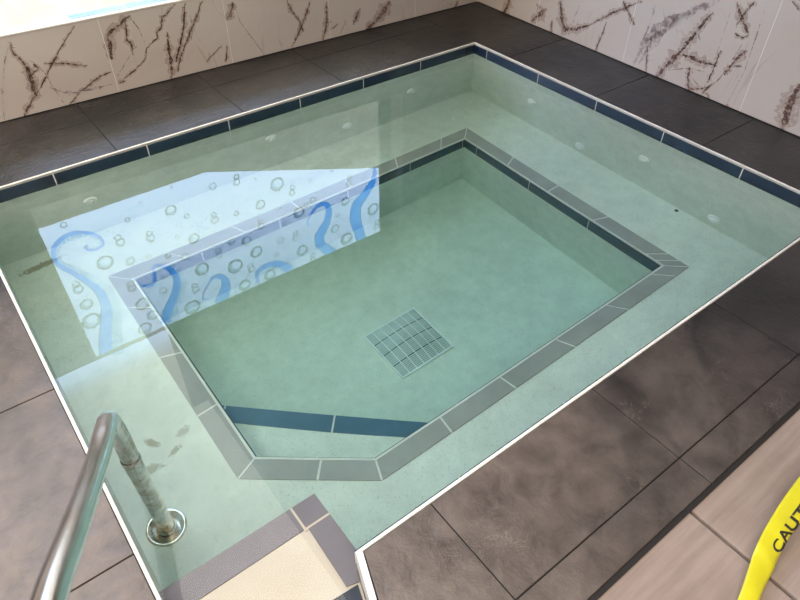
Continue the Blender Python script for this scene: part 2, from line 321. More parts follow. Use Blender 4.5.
VB = [([(2.928, 0.135), (2.983, 0.088), (3.053, 0.015)], 0.0308, 0), ([(3.277, 0.1), (3.297, 0.041), (3.33, -0.009)], 0.0496, 0), ([(2.83, 0.212), (2.794, 0.135), (2.755, 0.05), (2.668, 0.083), (2.557, 0.14)], 0.0332, 0), ([(2.871, 0.081), (2.858, -0.013)], 0.0148, 0), ([(2.557, 0.14), (2.401, 0.262), (2.229, 0.37)], 0.0115, 0), ([(2.356, 0.337), (2.236, 0.234)], 0.0119, 0), ([(2.436, 0.194), (2.458, 0.078), (2.476, -0.004)], 0.0107, 0), ([(1.772, 0.496), (1.892, 0.413), (1.973, 0.338), (2.066, 0.216), (2.149, 0.03)], 0.0489, 2), ([(1.788, 0.432), (1.861, 0.279), (1.913, 0.168), (1.968, 0.074), (2.01, -0.013)], 0.0297, 0), ([(1.913, 0.168), (1.836, 0.177), (1.777, 0.174), (1.668, 0.183)], 0.0206, 0), ([(1.81, 0.279), (1.865, 0.342), (1.912, 0.382)], 0.0158, 2), ([(1.676, 0.267), (1.679, 0.18), (1.69, 0.079)], 0.0117, 0), ([(1.591, 0.539), (1.619, 0.474), (1.64, 0.398)], 0.0116, 0), ([(1.679, 0.511), (1.632, 0.45), (1.559, 0.382)], 0.0189, 0), ([(1.559, 0.382), (1.584, 0.359), (1.634, 0.369)], 0.0146, 0), ([(1.541, 0.311), (1.583, 0.244), (1.613, 0.153)], 0.0204, 0), ([(1.598, 0.207), (1.536, 0.228)], 0.0098, 0), ([(1.818, 0.126), (1.809, 0.066), (1.782, 0.01), (1.718, 0.034), (1.677, 0.061)], 0.016, 0), ([(1.905, 0.399), (2.074, 0.281), (2.141, 0.164), (2.179, 0.008)], 0.0434, 2), ([(2.139, 0.373), (2.137, 0.263), (2.168, 0.138)], 0.012, 2), ([(2.121, 0.171), (2.074, -0.017)], 0.0097, 0), ([(1.417, 0.585), (1.363, 0.554)], 0.0085, 0), ([(1.225, 0.245), (1.23, 0.138), (1.219, 0.065), (1.209, -0.009)], 0.0377, 0), ([(1.201, 0.191), (1.257, 0.127)], 0.0092, 0), ([(1.576, 0.326), (1.628, 0.13), (1.705, -0.002)], 0.0055, 1), ([(1.803, 0.085), (1.591, -0.029)], 0.0053, 1), ([(1.686, 0.052), (1.661, 0.085), (1.699, 0.018)], 0.0065, 0), ([(1.944, 0.065), (1.816, 0.121), (1.723, 0.131)], 0.0064, 1), ([(1.695, 0.492), (1.691, 0.289), (1.697, -0.023)], 0.0055, 2), ([(1.526, 0.514), (1.513, 0.215), (1.54, 0.015)], 0.0052, 1), ([(1.54, 0.015), (1.521, -0.001)], 0.0124, 0), ([(1.64, -0.001), (1.678, 0.032)], 0.0054, 0), ([(3.043, 0.149), (2.971, 0.117)], 0.0089, 1), ([(2.664, 0.232), (2.698, 0.099), (2.732, 0.025)], 0.0142, 2)]
TAPE_L = [(0.9284, -0.0173, 0.0), (1.0696, 0.0158, 0.004), (1.1739, 0.0478, 0.012), (1.2289, 0.0641, 0.02), (1.2942, 0.0764, 0.026), (1.3857, 0.0891, 0.028), (1.5088, 0.0994, 0.024), (1.7102, 0.1087, 0.012), (1.9925, 0.1165, 0.004)]
TAPE_R = [(0.9764, -0.054, -0.0), (1.1061, -0.018, 0.004), (1.1956, 0.0002, 0.01), (1.246, 0.0113, 0.014), (1.3124, 0.0225, 0.018), (1.3941, 0.026, 0.02), (1.5125, 0.0306, 0.018), (1.7195, 0.0354, 0.008), (2.0115, 0.0392, 0.002)]
TEXT_S0 = 25; TEXT_DS = 6.6
SIDE = [-1, -1, -1, -1, -1, 1]
SUCK = [.45, .38, .0, .0, .0, .0]

# ------------------------------------------------------------------ the setting
M['blocker'] = simple('brown_sky_blocker', (.36, .26, .18), .8)
XL, XR, YN, YF = -.043, 2.96, .682, 3.03         # pool opening
BAY = .385
def wallA(x): return 3.682 - .0214 * x           # back wall face
def wallB(y): return 3.4227 + .0248 * y          # right wall face

bm = bmesh.new(); box(bm, (-30, -30, -1.6), (30, 30, -1.5)); o = link('ground', bm, M['ground']); struct(o)
# raised ground outside the pool hall
bm = bmesh.new()
box(bm, (-30, -30, -.4), (-2.2, 30, -.06)); box(bm, (-2.2, -30, -.4), (30, -2.0, -.06)); box(bm, (-2.2, 3.9, -.4), (30, 30, -.06)); box(bm, (3.9, -2.0, -.4), (30, 3.9, -.06))
struct(link('outdoor_ground', bm, M['ground']))

def tiles(bm, rects, z0, z1, g=.0022):
    for x0, y0, x1, y1 in rects:
        prism(bm, [(x0 + g, y0 + g), (x1 - g, y0 + g), (x1 - g, y1 - g), (x0 + g, y1 - g)], z0, z1)
T = .0105      # edge trim
bm = bmesh.new(); R_ = []
xs = [-.70, -.043, .627, 1.31, 1.945, 2.975]
for a, b in zip(xs, xs[1:]):
    R_.append((a, YF + T, b, 3.432)); R_.append((a, 3.432, b, 3.70))
R_[-2] = (1.945, YF + T, 2.60, 3.432); R_.append((2.60, YF + T, 2.975, 3.432))
ys = [.69 - .0, 1.367, 2.05, 2.735, 3.70]
for a, b in zip(ys, ys[1:]): R_.append((2.975, a, 3.52, b))
xs = [BAY + .012 + .014, .64, 1.31, 1.985, 2.655, 3.50]
for a, b in zip(xs[1:], xs[2:]):
    R_.append((a, .345, b, YN - T)); R_.append((a, .238, b, .345))
R_.append((2.975, YN - T, 3.50, .69))
ys = [-.35, .34, 1.02, 1.70, 2.38, YF + T]
for a, b in zip(ys, ys[1:]):
    R_.append((XL - T - .655, a, XL - T, b)); R_.append((XL - T - 1.31, a, XL - T - .655, b)); R_.append((XL - T - 1.96, a, XL - T - 1.31, b))
R_.append((-2.02, YF + T, -1.36, 3.70)); R_.append((-1.36, YF + T, -.70, 3.70))
tiles(bm, R_, -.03, 0)
prism(bm, [(.417, YN - T - .002), (.638, YN - T - .002), (.638, .347), (.306, .347)], -.03, 0)
prism(bm, [(.3035, .343), (.638, .343), (.638, .240), (.267, .240)], -.03, 0)
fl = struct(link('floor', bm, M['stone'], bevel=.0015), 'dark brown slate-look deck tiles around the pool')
bm = bmesh.new()
GB = -.0035
prism(bm, [(-2.05, YF + T + .001), (3.6, YF + T + .001), (3.6, 3.72), (-2.05, 3.72)], -.032, GB)
prism(bm, [(XR + T + .001, .23), (3.6, .23), (3.6, YF + T), (XR + T + .001, YF + T)], -.032, GB)
prism(bm, [(.262, .225), (XR + T, .225), (XR + T, YN - T - .001), (.418, YN - T - .001)], -.032, GB)
prism(bm, [(-2.05, -.4), (XL - T - .001, -.4), (XL - T - .001, YF + T), (-2.05, YF + T)], -.032, GB)
struct(link('grout_bed', bm, M['dgrout'], parent=None))
# paving outside the dark deck
bm = bmesh.new(); R_ = []
xs = [.42, 1.192, 2.0, 2.8, 3.6]
for a, b in zip(xs, xs[1:]):
    R_.append((a, -.32, b, .236)); R_.append((a - .3, -.95, b - .3, -.32)); R_.append((a, -1.6, b, -.95))
tiles(bm, R_, -.05, -.006, .005)
struct(link('paving', bm, M['paver'], bevel=.004), 'tan brushed concrete slabs outside the dark deck')
bm = bmesh.new(); box(bm, (-2.2, -2.0, -.4), (3.9, -.36, -.045)); box(bm, (.39, -.40, -.4), (3.9, .24, -.045)); box(bm, (-2.2, -.4, -.4), (-.10, 3.9, -.034))
box(bm, (-.10, 3.1, -.4), (3.9, 3.9, -.034)); box(bm, (3.02, .2, -.4), (3.9, 3.2, -.034)); box(bm, (-.12, -.4, -.4), (.42, .07, -.034))
struct(link('subfloor', bm, M['dgrout']))
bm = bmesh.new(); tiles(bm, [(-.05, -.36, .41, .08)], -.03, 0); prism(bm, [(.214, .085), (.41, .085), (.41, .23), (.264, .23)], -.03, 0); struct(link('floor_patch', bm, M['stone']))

# walls
def ribbons(bm, table, place, lift):
    rnd = random.Random(3)
    for pts, w, k in table:
        w = max(w * .8, .003) * (1.0 if k != 2 else 1.3)
        P = [Vector((a, b, 0)) for a, b in pts]
        fine = []
        for a, b in zip(P, P[1:]):
            n = max(2, int((b - a).length / .012))
            for i in range(n): fine.append(a.lerp(b, i / n))
        fine.append(P[-1]); m = len(fine); L = []; Rr = []
        for i, p in enumerate(fine):
            d = (fine[min(i + 1, m - 1)] - fine[max(i - 1, 0)]); d.normalize(); nn = Vector((-d.y, d.x, 0))
            s = i / (m - 1)
            env = min(1, .35 + 3.0 * min(s, 1 - s)) * (.55 + .9 * abs(noise.noise(p * 14 + Vector((w * 900, 0, 0)))) * 1.6)
            j = nn * (rnd.random() - .5) * min(.004, w * .5)
            L.append(p + j + nn * w * .5 * env * (.7 + rnd.random() * .6)); Rr.append(p + j - nn * w * .5 * env * (.7 + rnd.random() * .6))
        if k == 0 and w > .004:
            hs = [(f.lerp(l, 3.2), f.lerp(r_, 3.2)) for f, l, r_ in zip(fine, L, Rr)]
            hv = [(bm.verts.new(place(p.x, p.y, lift * .5)), bm.verts.new(place(q.x, q.y, lift * .5))) for p, q in hs]
            for a_, b_ in zip(hv, hv[1:]): bm.faces.new((a_[0], b_[0], b_[1], a_[1])).material_index = 6
        vl = [bm.verts.new(place(q.x, q.y, lift)) for q in L]; vr = [bm.verts.new(place(q.x, q.y, lift)) for q in Rr]
        for i in range(m - 1):
            bm.faces.new((vl[i], vl[i + 1], vr[i + 1], vr[i])).material_index = 1 + (0 if k == 0 else k)
        if w > .009:   # splinters running off a thick vein
            for i in range(2, m - 2, 4):
                d = (fine[i + 1] - fine[i]).normalized(); side = rnd.choice((-1, 1)); nn = Vector((-d.y, d.x, 0)) * side
                q0 = fine[i]; q1 = q0 + nn * (w * rnd.uniform(.9, 2.4)) + d * w * rnd.uniform(-1.5, 1.5)
                e = d * .0022
                v = [bm.verts.new(place(q.x, q.y, lift * 1.4)) for q in (q0 - e, q0 + e, q1)]
                bm.faces.new(v).material_index = 2 if k != 2 else 3
VM = [M['marble'], M['vein'], M['vein_thin'], M['vein_grey'], M['grout'], M['dgrout'], M['halo']]
bm = bmesh.new()
prism(bm, [(-2.1, wallA(-2.1)), (3.52, wallA(3.52)), (3.52, 3.80), (-2.1, 3.80)], -.03, .404)
prism(bm, [(2.84, wallA(2.84)), (3.7, wallA(3.7)), (3.7, 3.86), (2.84, 3.86)], .404, 2.72)
ribbons(bm, VA, lambda a, z, l: (a, wallA(a) - l, z), .0012)
for x in (.862, 1.55, 2.24, 2.93):
    y = wallA(x); v = [bm.verts.new(q) for q in ((x - .0012, y - .0015, .006), (x + .0012, y - .0015, .006), (x + .0012, y - .0015, .403), (x - .0012, y - .0015, .403))]
    bm.faces.new(v).material_index = 4
v = [bm.verts.new(q) for q in ((-2, wallA(-2) - .002, 0), (3.5, wallA(3.5) - .002, 0), (3.5, wallA(3.5) - .002, .006), (-2, wallA(-2) - .002, .006))]
bm.faces.new(v).material_index = 5
struct(link('wall_back', bm, VM), 'low white marble wall with brown veins under the window')
bm = bmesh.new()
prism(bm, [(wallB(-1.9), -1.9), (wallB(3.7), 3.7), (3.75, 3.7), (3.75, -1.9)], -.03, 2.72)
ribbons(bm, VB, lambda a, z, l: (wallB(a) - l, a, z), .0012)
for y in (1.46, 2.26, 3.0, .7, -.1):
    x = wallB(y); v = [bm.verts.new(q) for q in ((x - .0015, y + .0012, .006), (x - .0015, y - .0012, .006), (x - .0015, y - .0012, 2.7), (x - .0015, y + .0012, 2.7))]
    bm.faces.new(v).material_index = 4
v = [bm.verts.new(q) for q in ((wallB(3.6) - .002, 3.6, 0), (wallB(-1.9) - .002, -1.9, 0), (wallB(-1.9) - .002, -1.9, .006), (wallB(3.6) - .002, 3.6, .006))]
bm.faces.new(v).material_index = 5
struct(link('wall_right', bm, VM), 'white marble wall with grey brown veins')
bm = bmesh.new(); box(bm, (-2.1, 3.78, 1.755), (.73, 3.805, 1.768)); box(bm, (.73, 3.78, 1.755), (2.84, 3.805, 2.72)); box(bm, (-2.1, 3.78, .41), (.207, 3.80, 1.755)); box(bm, (2.731, 3.78, .41), (2.84, 3.80, 1.755))
struct(link('trim_1', bm, M['header']))
bm = bmesh.new(); box(bm, (2.8335, 3.617, .43), (2.8395, 3.645, 2.70)); struct(link('trim_2', bm, M['trim']))
bm = bmesh.new(); prism(bm, [(.90, -.6), (1.3, -.6), (1.3, -1.7), (3.75, -1.7), (3.75, 3.95), (.90, 3.95)], 2.72, 2.9); struct(link('ceiling', bm, M['ceil']))
# ledge on top of the low wall: white coping, blue tiles
bm = bmesh.new()
prism(bm, [(-2.1, wallA(-2.1) - .004), (2.83, wallA(2.83) - .004), (2.83, wallA(2.83) + .03), (-2.1, wallA(-2.1) + .03)], .404, .412)
prism(bm, [(-2.1, wallA(-2.1) + .03), (2.83, wallA(2.83) + .03), (2.83, 3.775), (-2.1, 3.775)], .404, .409)
struct(link('trim_3', bm, M['trim'], bevel=.002))
bm = bmesh.new()
x = .74
while x < 2.6:
    prism(bm, [(x + .004, wallA(x) + .036), (x + .286, wallA(x + .29) + .036), (x + .286, wallA(x + .29) + .066), (x + .004, wallA(x) + .066)], .409, .4125)
    prism(bm, [(x + .004, wallA(x) + .071), (x + .286, wallA(x + .29) + .071), (x + .286, 3.769), (x + .004, 3.769)], .409, .4125)
    x += .29
struct(link('trim_4', bm, M['skyblue']))
bm = bmesh.new()
sec = [(3.95, .2), (4.50, 1.050), (4.66, 1.050), (5.2, -.3), (3.95, -.3)]  # added slope: cuts off low sky in the reflection, catches light from above
A_ = [bm.verts.new((-6, y, z)) for y, z in sec]; B_ = [bm.verts.new((3.3, y, z)) for y, z in sec]
bm.faces.new(A_); bm.faces.new(B_[::-1])
for i in range(5): bm.faces.new((A_[i], B_[i], B_[(i + 1) % 5], A_[(i + 1) % 5]))
bmesh.ops.recalc_face_normals(bm, faces=bm.faces)
struct(link('sky_cutoff_bank', bm, M['lime']))
bm = bmesh.new(); box(bm, (1.25, -1.62, -.3), (3.7, -1.5, 2.72)); struct(link('front_light_blocker', bm, M['header']))  # unseen wall added to keep light off the near right side
bm = bmesh.new(); box(bm, (-2.75, -3.0, -.3), (-2.6, 4.4, 3.0)); box(bm, (-2.75, -3.15, -.3), (3.9, -3.0, 3.0)); struct(link('sky_blocker', bm, M['blocker']))  # unseen screens added to block the low sky and shape the light falloff
# neighbour's wall outside, slanting away
bm = bmesh.new(); prism(bm, [(.3, 7.22), (6.2, 3.26 + .0), (6.4, 3.45), (.5, 7.45)], -.1, 2.0)
struct(link('outdoor_wall', bm, M['greywall']))
# window with its printed film
bm = bmesh.new(); box(bm, (.207, 3.780, .409), (2.731, 3.786, 1.752))
win = struct(link('window_1', bm, M['glass']), 'clear window above the low marble wall')
def pt(x, z, y): return (x, y, z)
for pts in TENT:
    body = smooth_path([(a, 0, b) for a, b, w in pts], 6)
    ws = [w for a, b, w in pts]; m = len(body)
    bm = bmesh.new(); rows = []
    for i, p in enumerate(body):
        s = i / 6; k = min(int(s), len(ws) - 2); w = ws[k] + (ws[k + 1] - ws[k]) * (s - k)
        d = body[min(i + 1, m - 1)] - body[max(i - 1, 0)]; d.normalize(); nn = Vector((-d.z, 0, d.x))
        rows.append((p, nn, w, d))
    side = SIDE[TENT.index(pts)]; big = TENT.index(pts) == 0
    def strip(f0, f1, y, mi, i0=0, i1=None):
        vs = [(bm.verts.new((*(p + nn * w * f0 * side).xz, 0)), bm.verts.new((*(p + nn * w * f1 * side).xz, 0))) for p, nn, w, d in rows[i0:i1]]
        for v2 in vs:
            for v in v2: v.co = (v.co.x, y, v.co.y)
        for a, b in zip(vs, vs[1:]): bm.faces.new((a[0], a[1], b[1], b[0])).material_index = mi
    fr = SUCK[TENT.index(pts)]
    strip(-.5, .5 - fr, 3.7785, 0)
    strip(-.5, -.44, 3.7775, 2)
    if fr < .05: strip(.44, .5, 3.7775, 2)
    # suckers along the inner side
    acc = 0; last = rows[0][0]
    for i, (p, nn, w, d) in enumerate(rows):
        acc += (p - last).length; last = p
        sr = max(.006, w * max(fr, .22) * (.5 if fr < .3 or w < .08 else .27))
        if acc > sr * 2.05 and (fr > .05 or w < .05):
            acc = 0
            offs = [.5 - max(fr, .12) * .5] if (w < .08 or fr < .3) else [.5 - fr * .26, .5 - fr * .76]
            for of in offs:
                c = p + nn * w * of * side
                ri = [bm.verts.new((c.x + sr * .78 * math.cos(a * math.pi / 8), 3.7775, c.z + sr * .78 * math.sin(a * math.pi / 8))) for a in range(16)]
                ro = [bm.verts.new((c.x + sr * math.cos(a * math.pi / 8), 3.7775, c.z + sr * math.sin(a * math.pi / 8))) for a in range(16)]
                for a in range(16): bm.faces.new((ri[a], ri[(a + 1) % 16], ro[(a + 1) % 16], ro[a])).material_index = 2
                rf = [bm.verts.new((v.co.x, 3.7785, v.co.z)) for v in ri]; bm.faces.new(rf).material_index = 1
    link('tentacle_print', bm, [M['t_blue'], M['t_pale'], M['t_line']], win)
for i, (x, z, r) in enumerate(BUB):
    bm = bmesh.new(); n = 24; thick = .24 if r > .028 else .34
    def ring(rr, y): return [bm.verts.new((x + rr * math.cos(2 * math.pi * a / n), y, z + rr * math.sin(2 * math.pi * a / n))) for a in range(n)]
    A, B = ring(r, 3.7770), ring(r * (1 - thick), 3.7770)
    for a in range(n): bm.faces.new((A[a], A[(a + 1) % n], B[(a + 1) % n], B[a])).material_index = 0
    if r > .02:  # crescent of shade inside the bubble
        C_ = ring(r * (1 - thick), 3.7780)
        D_ = [bm.verts.new((x + .12 * r + r * .55 * math.cos(2 * math.pi * a / n), 3.7780, z - .12 * r + r * .55 * math.sin(2 * math.pi * a / n))) for a in range(n)]
        for a in range(n): bm.faces.new((C_[a], C_[(a + 1) % n], D_[(a + 1) % n], D_[a])).material_index = 1
    link('bubble_print', bm, [M['b_ring'], M['b_fill']], win)

# ------------------------------------------------------------------ the pool
pool = thing('soaking_pool', 'sunken rectangular pool with pale green plaster bench and deep centre', 'pool', (1.46, 1.86, FLOOR))
IN = [(.43, 2.59), (2.515, 2.59), (2.515, 1.142), (.785, 1.142), (.43, 1.415)]       # inner edge
OU = [(.335, 2.68), (2.61, 2.68), (2.61, 1.053), (.752, 1.053), (.335, 1.373)]       # outer edge of the tile kerb
OPEN = [(XL, YF), (XR, YF), (XR, YN), (BAY + .014, YN), (.190, .09), (XL, .09)]
bm = bmesh.new()
ot = [bm.verts.new((*p, -.004)) for p in OPEN]; ob = [bm.verts.new((*p, BENCH)) for p in OPEN]
it = [bm.verts.new((*p, BENCH)) for p in IN]; ib = [bm.verts.new((*p, FLOOR)) for p in IN]
n = len(OPEN)
for i in range(n): bm.faces.new((ot[i], ot[(i + 1) % n], ob[(i + 1) % n], ob[i]))
for i in range(5): bm.faces.new((it[i], it[(i + 1) % 5], ib[(i + 1) % 5], ib[i]))
bm.faces.new(ib)
bm.faces.new((ob[0], ob[1], it[1], it[0])); bm.faces.new((ob[1], ob[2], it[2], it[1]))
bm.faces.new((ob[2], ob[3], it[3], it[2])); bm.faces.new((ob[3], ob[5], it[4], it[3])); bm.faces.new((ob[3], ob[4], ob[5]))
bm.faces.new((ob[5], ob[0], it[0], it[4]))
# outer shell so that the basin has a thickness
so = [(XL - .12, YF + .12), (XR + .12, YF + .12), (XR + .12, YN - .12), (BAY + .13, YN - .12), (.30, -.03), (XL - .12, -.03)]
st_ = [bm.verts.new((*p, -.034)) for p in so]; sb = [bm.verts.new((*p, FLOOR - .12)) for p in so]
st2 = [bm.verts.new((*p, -.034)) for p in OPEN]
for i in range(n):
    j = (i + 1) % n
    bm.faces.new((st_[i], sb[i], sb[j], st_[j])); bm.faces.new((st2[i], st_[i], st_[j], st2[j]))
bm.faces.new(sb)
bmesh.ops.recalc_face_normals(bm, faces=bm.faces)
bs = link('basin', bm, M['plaster'], pool)

# white edge trim round the opening
bm = bmesh.new()
def edge_strip(bm, p, q, nrm, w, z0, z1, mi=0):
    prism(bm, [p, q, (q[0] + nrm[0] * w, q[1] + nrm[1] * w), (p[0] + nrm[0] * w, p[1] + nrm[1] * w)], z0, z1, mi)
edge_strip(bm, (XL - T, YF), (XR + T, YF), (0, 1), T, -.010, .002)
edge_strip(bm, (XR, YN - T), (XR, YF), (1, 0), T, -.010, .002)
edge_strip(bm, (BAY + .014, YN), (XR, YN), (0, -1), T, -.010, .002)
edge_strip(bm, (XL, .09), (XL, YF), (-1, 0), T, -.010, .002)
prism(bm, [(BAY + .014, YN), (BAY + .030, YN - T), (.207, .09), (.190, .09)], -.03, .003)
link('edge_trim', bm, M['trim'], pool, bevel=.002)

# waterline tiles: navy glazed, white joints
def wl_band(p, q, nrm, seams, z0, z1, name, mat, joint=.006):
    bm = bmesh.new(); L = math.hypot(q[0] - p[0], q[1] - p[1]); d = ((q[0] - p[0]) / L, (q[1] - p[1]) / L)
    def at(s, off): return (p[0] + d[0] * s + nrm[0] * off, p[1] + d[1] * s + nrm[1] * off)
    prism(bm, [at(0, -.002), at(L, -.002), at(L, .0045), at(0, .0045)], z0 + .001, z1 - .001, 1)
    ss = [0] + sorted(seams) + [L]
    for a, b in zip(ss, ss[1:]):
        if b - a < .02: continue
        prism(bm, [at(a + joint / 2, .0), at(b - joint / 2, .0), at(b - joint / 2, .007), at(a + joint / 2, .007)], z0, z1, 0)
    return link(name, bm, [mat, M['grout']], pool)
ZT = (-.078, -.0102)
wl_band((XL, YF), (XR, YF), (0, -1), [s - XL for s in (.318, .765, 1.206, 1.641, 2.072, 2.504)], *ZT, 'waterline_tiles', M['navy'])
wl_band((XR, YF), (XR, YN), (-1, 0), [YF - s for s in (2.908, 2.462, 2.018, 1.576, 1.129)], *ZT, 'waterline_tiles', M['navy'])
wl_band((XR, YN), (BAY + .014, YN), (0, 1), [.44 * k for k in range(1, 6)], *ZT, 'waterline_tiles', M['navy'])
# riser tiles under the inner edge
ZR = (BENCH - .088, BENCH - .006)
wl_band(IN[0], IN[1], (0, -1), [s - .43 for s in (.77, 1.21, 1.645, 2.085, 2.495)], *ZR, 'riser_tiles', M['riser'])
wl_band(IN[1], IN[2], (-1, 0), [2.59 - s for s in (2.475, 2.033, 1.596)], *ZR, 'riser_tiles', M['riser'])
wl_band(IN[2], IN[3], (0, 1), [.44, .88, 1.32], *ZR, 'riser_tiles', M['riser'])
wl_band(IN[3], IN[4], (.609, .793), [.22], *ZR, 'riser_tiles', M['riser'])
wl_band(IN[4], IN[0], (1, 0), [.44, .88], *ZR, 'riser_tiles', M['riser'])
# kerb tiles on the bench edge, white nosing strip
bm = bmesh.new()
def kerb(i0, i1, ts):
    a, b, c, d = IN[i0], IN[i1], OU[i0], OU[i1]
    ts = [0] + ts + [1]
    for u, v in zip(ts, ts[1:]):
        def mk(t, f): return lerp(t[0], t[1], f)
        L = math.hypot(b[0] - a[0], b[1] - a[1]); g = .004 / L
        pi, qi = lerp(a, b, u + g), lerp(a, b, v - g); po, qo = lerp(c, d, u + g), lerp(c, d, v - g)
        prism(bm, [lerp(pi, po, .11), lerp(qi, qo, .11), qo, po], BENCH, BENCH + .005, 0)
def ks(a, b, vals): return sorted((v - a) / (b - a) for v in vals)
kerb(0, 1, ks(.38, 2.56, (.66, 1.0, 1.34, 1.68, 2.02, 2.36)))
kerb(1, 2, ks(2.63, 1.10, (2.24, 1.905, 1.57, 1.215)) + [.965])
kerb(2, 3, ks(2.56, .77, (2.46, 2.12, 1.775, 1.43, 1.095)))
kerb(3, 4, [.45])
kerb(4, 0, ks(1.39, 2.63, (1.71, 2.055, 2.395)))
for i in range(5):
    j = (i + 1) % 5
    prism(bm, [IN[i], IN[j], lerp(IN[j], OU[j], .10), lerp(IN[i], OU[i], .10)], BENCH - .004, BENCH + .006, 1)
# bright joints between kerb tiles
for i in range(5):
    j = (i + 1) % 5
    prism(bm, [lerp(IN[i], OU[i], .1), lerp(IN[j], OU[j], .1), lerp(IN[j], OU[j], .985), lerp(IN[i], OU[i], .985)], BENCH, BENCH + .0035, 1)
link('kerb_tiles', bm, [M['curb'], M['grout']], pool)
# triangular step across the cut corner
SZ = -.905
P1, P2 = (.43, 1.855), (1.215, 1.142)
bm = bmesh.new(); prism(bm, [P1, IN[4], IN[3], P2], FLOOR, SZ)
stp = link('corner_step', bm, M['plaster'], pool)
bm = bmesh.new(); dx, dy = P2[0] - P1[0], P2[1] - P1[1]; L = math.hypot(dx, dy); nx, ny = dy / L, -dx / L
for a, b in ((0, .06), (.06, .505), (.505, .93), (.93, 1.0)):
    g = .004 / L
    p, q = lerp(P1, P2, a + g), lerp(P1, P2, b - g)
    prism(bm, [p, q, (q[0] + nx * .083, q[1] + ny * .083 if q[1] + ny * .083 > 1.142 else 1.142), (max(.43, p[0] + nx * .083), p[1] + ny * .083)], SZ, SZ + .004)
ob_ = link('nosing_tiles', bm, M['blue_step'], stp); ob_.parent = stp
bm = bmesh.new(); prism(bm, [lerp(P1, P2, .045), lerp(P1, P2, .96), (lerp(P1, P2, .96)[0] + nx * .08, lerp(P1, P2, .96)[1] + ny * .08), (lerp(P1, P2, .045)[0] + nx * .08, lerp(P1, P2, .045)[1] + ny * .08)], SZ, SZ + .0025)
link('nosing_joint', bm, M['grout'], stp)
# entry step in the bay
EZ = -.085; EX, EY = .423, .930
bm = bmesh.new(); prism(bm, [(XL, .09), (.188, .09), (BAY + .012, YN), (EX, YN), (EX, EY), (XL, EY)], BENCH, EZ - .006)
es = link('entry_step', bm, M['sand'], pool)
bm = bmesh.new(); w = .078
box(bm, (XL, EY - w, EZ - .006), (EX - w - .004, EY, EZ)); box(bm, (EX - w + .003, EY - w + .003, EZ - .006), (EX, EY, EZ))
prism(bm, [(EX - w + .008, EY - w - .004), (EX, EY - w - .004), (EX, YN + .005), (BAY + .012, YN), (BAY - .004, .642), (EX - w + .002, .652)], EZ - .006, EZ)
link('step_tiles', bm, M['violet'], es)
bm = bmesh.new(); box(bm, (XL, .09, EZ - .006), (.186, EY - w - .002, EZ - .0025)); prism(bm, [(.186, .09), (.187, .09), (.343, .62), (EX - w - .002, EY - w - .002), (.186, EY - w - .002)], EZ - .006, EZ - .0025)
box(bm, (EX - w - .006, EY - w - .006, EZ - .006), (EX - .001, EY - .001, EZ - .0015))
link('step_surface', bm, M['sand'], es)
# darker tile on the bay wall just beside the step
bm = bmesh.new(); prism(bm, [(BAY - .012, .638), (.292, .645), (.215, .40), (.299, .40)], EZ - .003, EZ + .001)
link('bay_tile', bm, M['navy'], pool)

# bench fittings: small white cap and drain plug
bm = bmesh.new(); lathe(bm, [(0, .012), (.009, .012), (.013, .006), (.014, 0)], (2.615, 2.806, BENCH), 20)
o = link('bench_cap', bm, M['jet'], pool, smooth=True)
bm = bmesh.new(); lathe(bm, [(0, .004), (.009, .004), (.011, 0)], (2.937, 1.362, BENCH), 20)
link('bench_plug', bm, M['hole'], pool, smooth=True)

# water body
bm = bmesh.new()
prism(bm, [(XL - .01, YF + .01), (XL - .01, .08), (.196, .08), (BAY + .023, YN - .01), (XR + .01, YN - .01), (XR + .01, YF + .01)], FLOOR - .02, WATER)
wt = link('pool_water', bm, M['water']); wt['label'] = 'clear green tinted still water filling the pool'; wt['category'] = 'water'

# ------------------------------------------------------------------ wall jets
JA = [(.43, -.347, 'leftmost white jet on the pool wall below the window, near the corner'), (1.438, -.338, 'second white jet from the left on the window side pool wall'),
      (1.946, -.515, 'white jet set lower than its neighbours on the window side wall'), (2.437, -.352, 'white jet on the window side wall, nearest the far corner')]
JB = [(2.483, -.372, 'white jet on the right pool wall, nearest the far corner'), (2.066, -.600, 'low white jet on the right wall, second from the far corner'),
      (1.644, -.362, 'high white jet on the right wall, third from the far corner'), (1.168, -.588, 'low white jet on the right wall, nearest the front deck')]
def jet_parts(root, axis, c, r):
    bm = bmesh.new(); lathe(bm, [(r, -.004), (r, .004), (r * .86, .011), (r * .58, .014), (r * .5, .008)], c, 32, 0, axis)
    fl_ = link('flange', bm, M['jet'], root, smooth=True)
    bm = bmesh.new(); lathe(bm, [(r * .52, .004), (r * .50, .020), (r * .34, .026), (r * .22, .024), (r * .2, .012)], c, 28, 0, axis)
    link('nozzle', bm, M['jet'], root, smooth=True)
    bm = bmesh.new(); lathe(bm, [(r * .23, .012), (0, .012)], c, 20, 0, axis); link('opening', bm, M['hole'], root)
for x, z, lab in JA:
    t_ = thing('pool_jet', lab, 'pool jet', (x, YF, z), 'jets under the window'); jet_parts(t_, '-Y', (x, YF, z), .034)
for y, z, lab in JB:
    t_ = thing('pool_jet', lab, 'pool jet', (XR, y, z), 'jets along the right wall'); jet_parts(t_, '-X', (XR, y, z), .034)

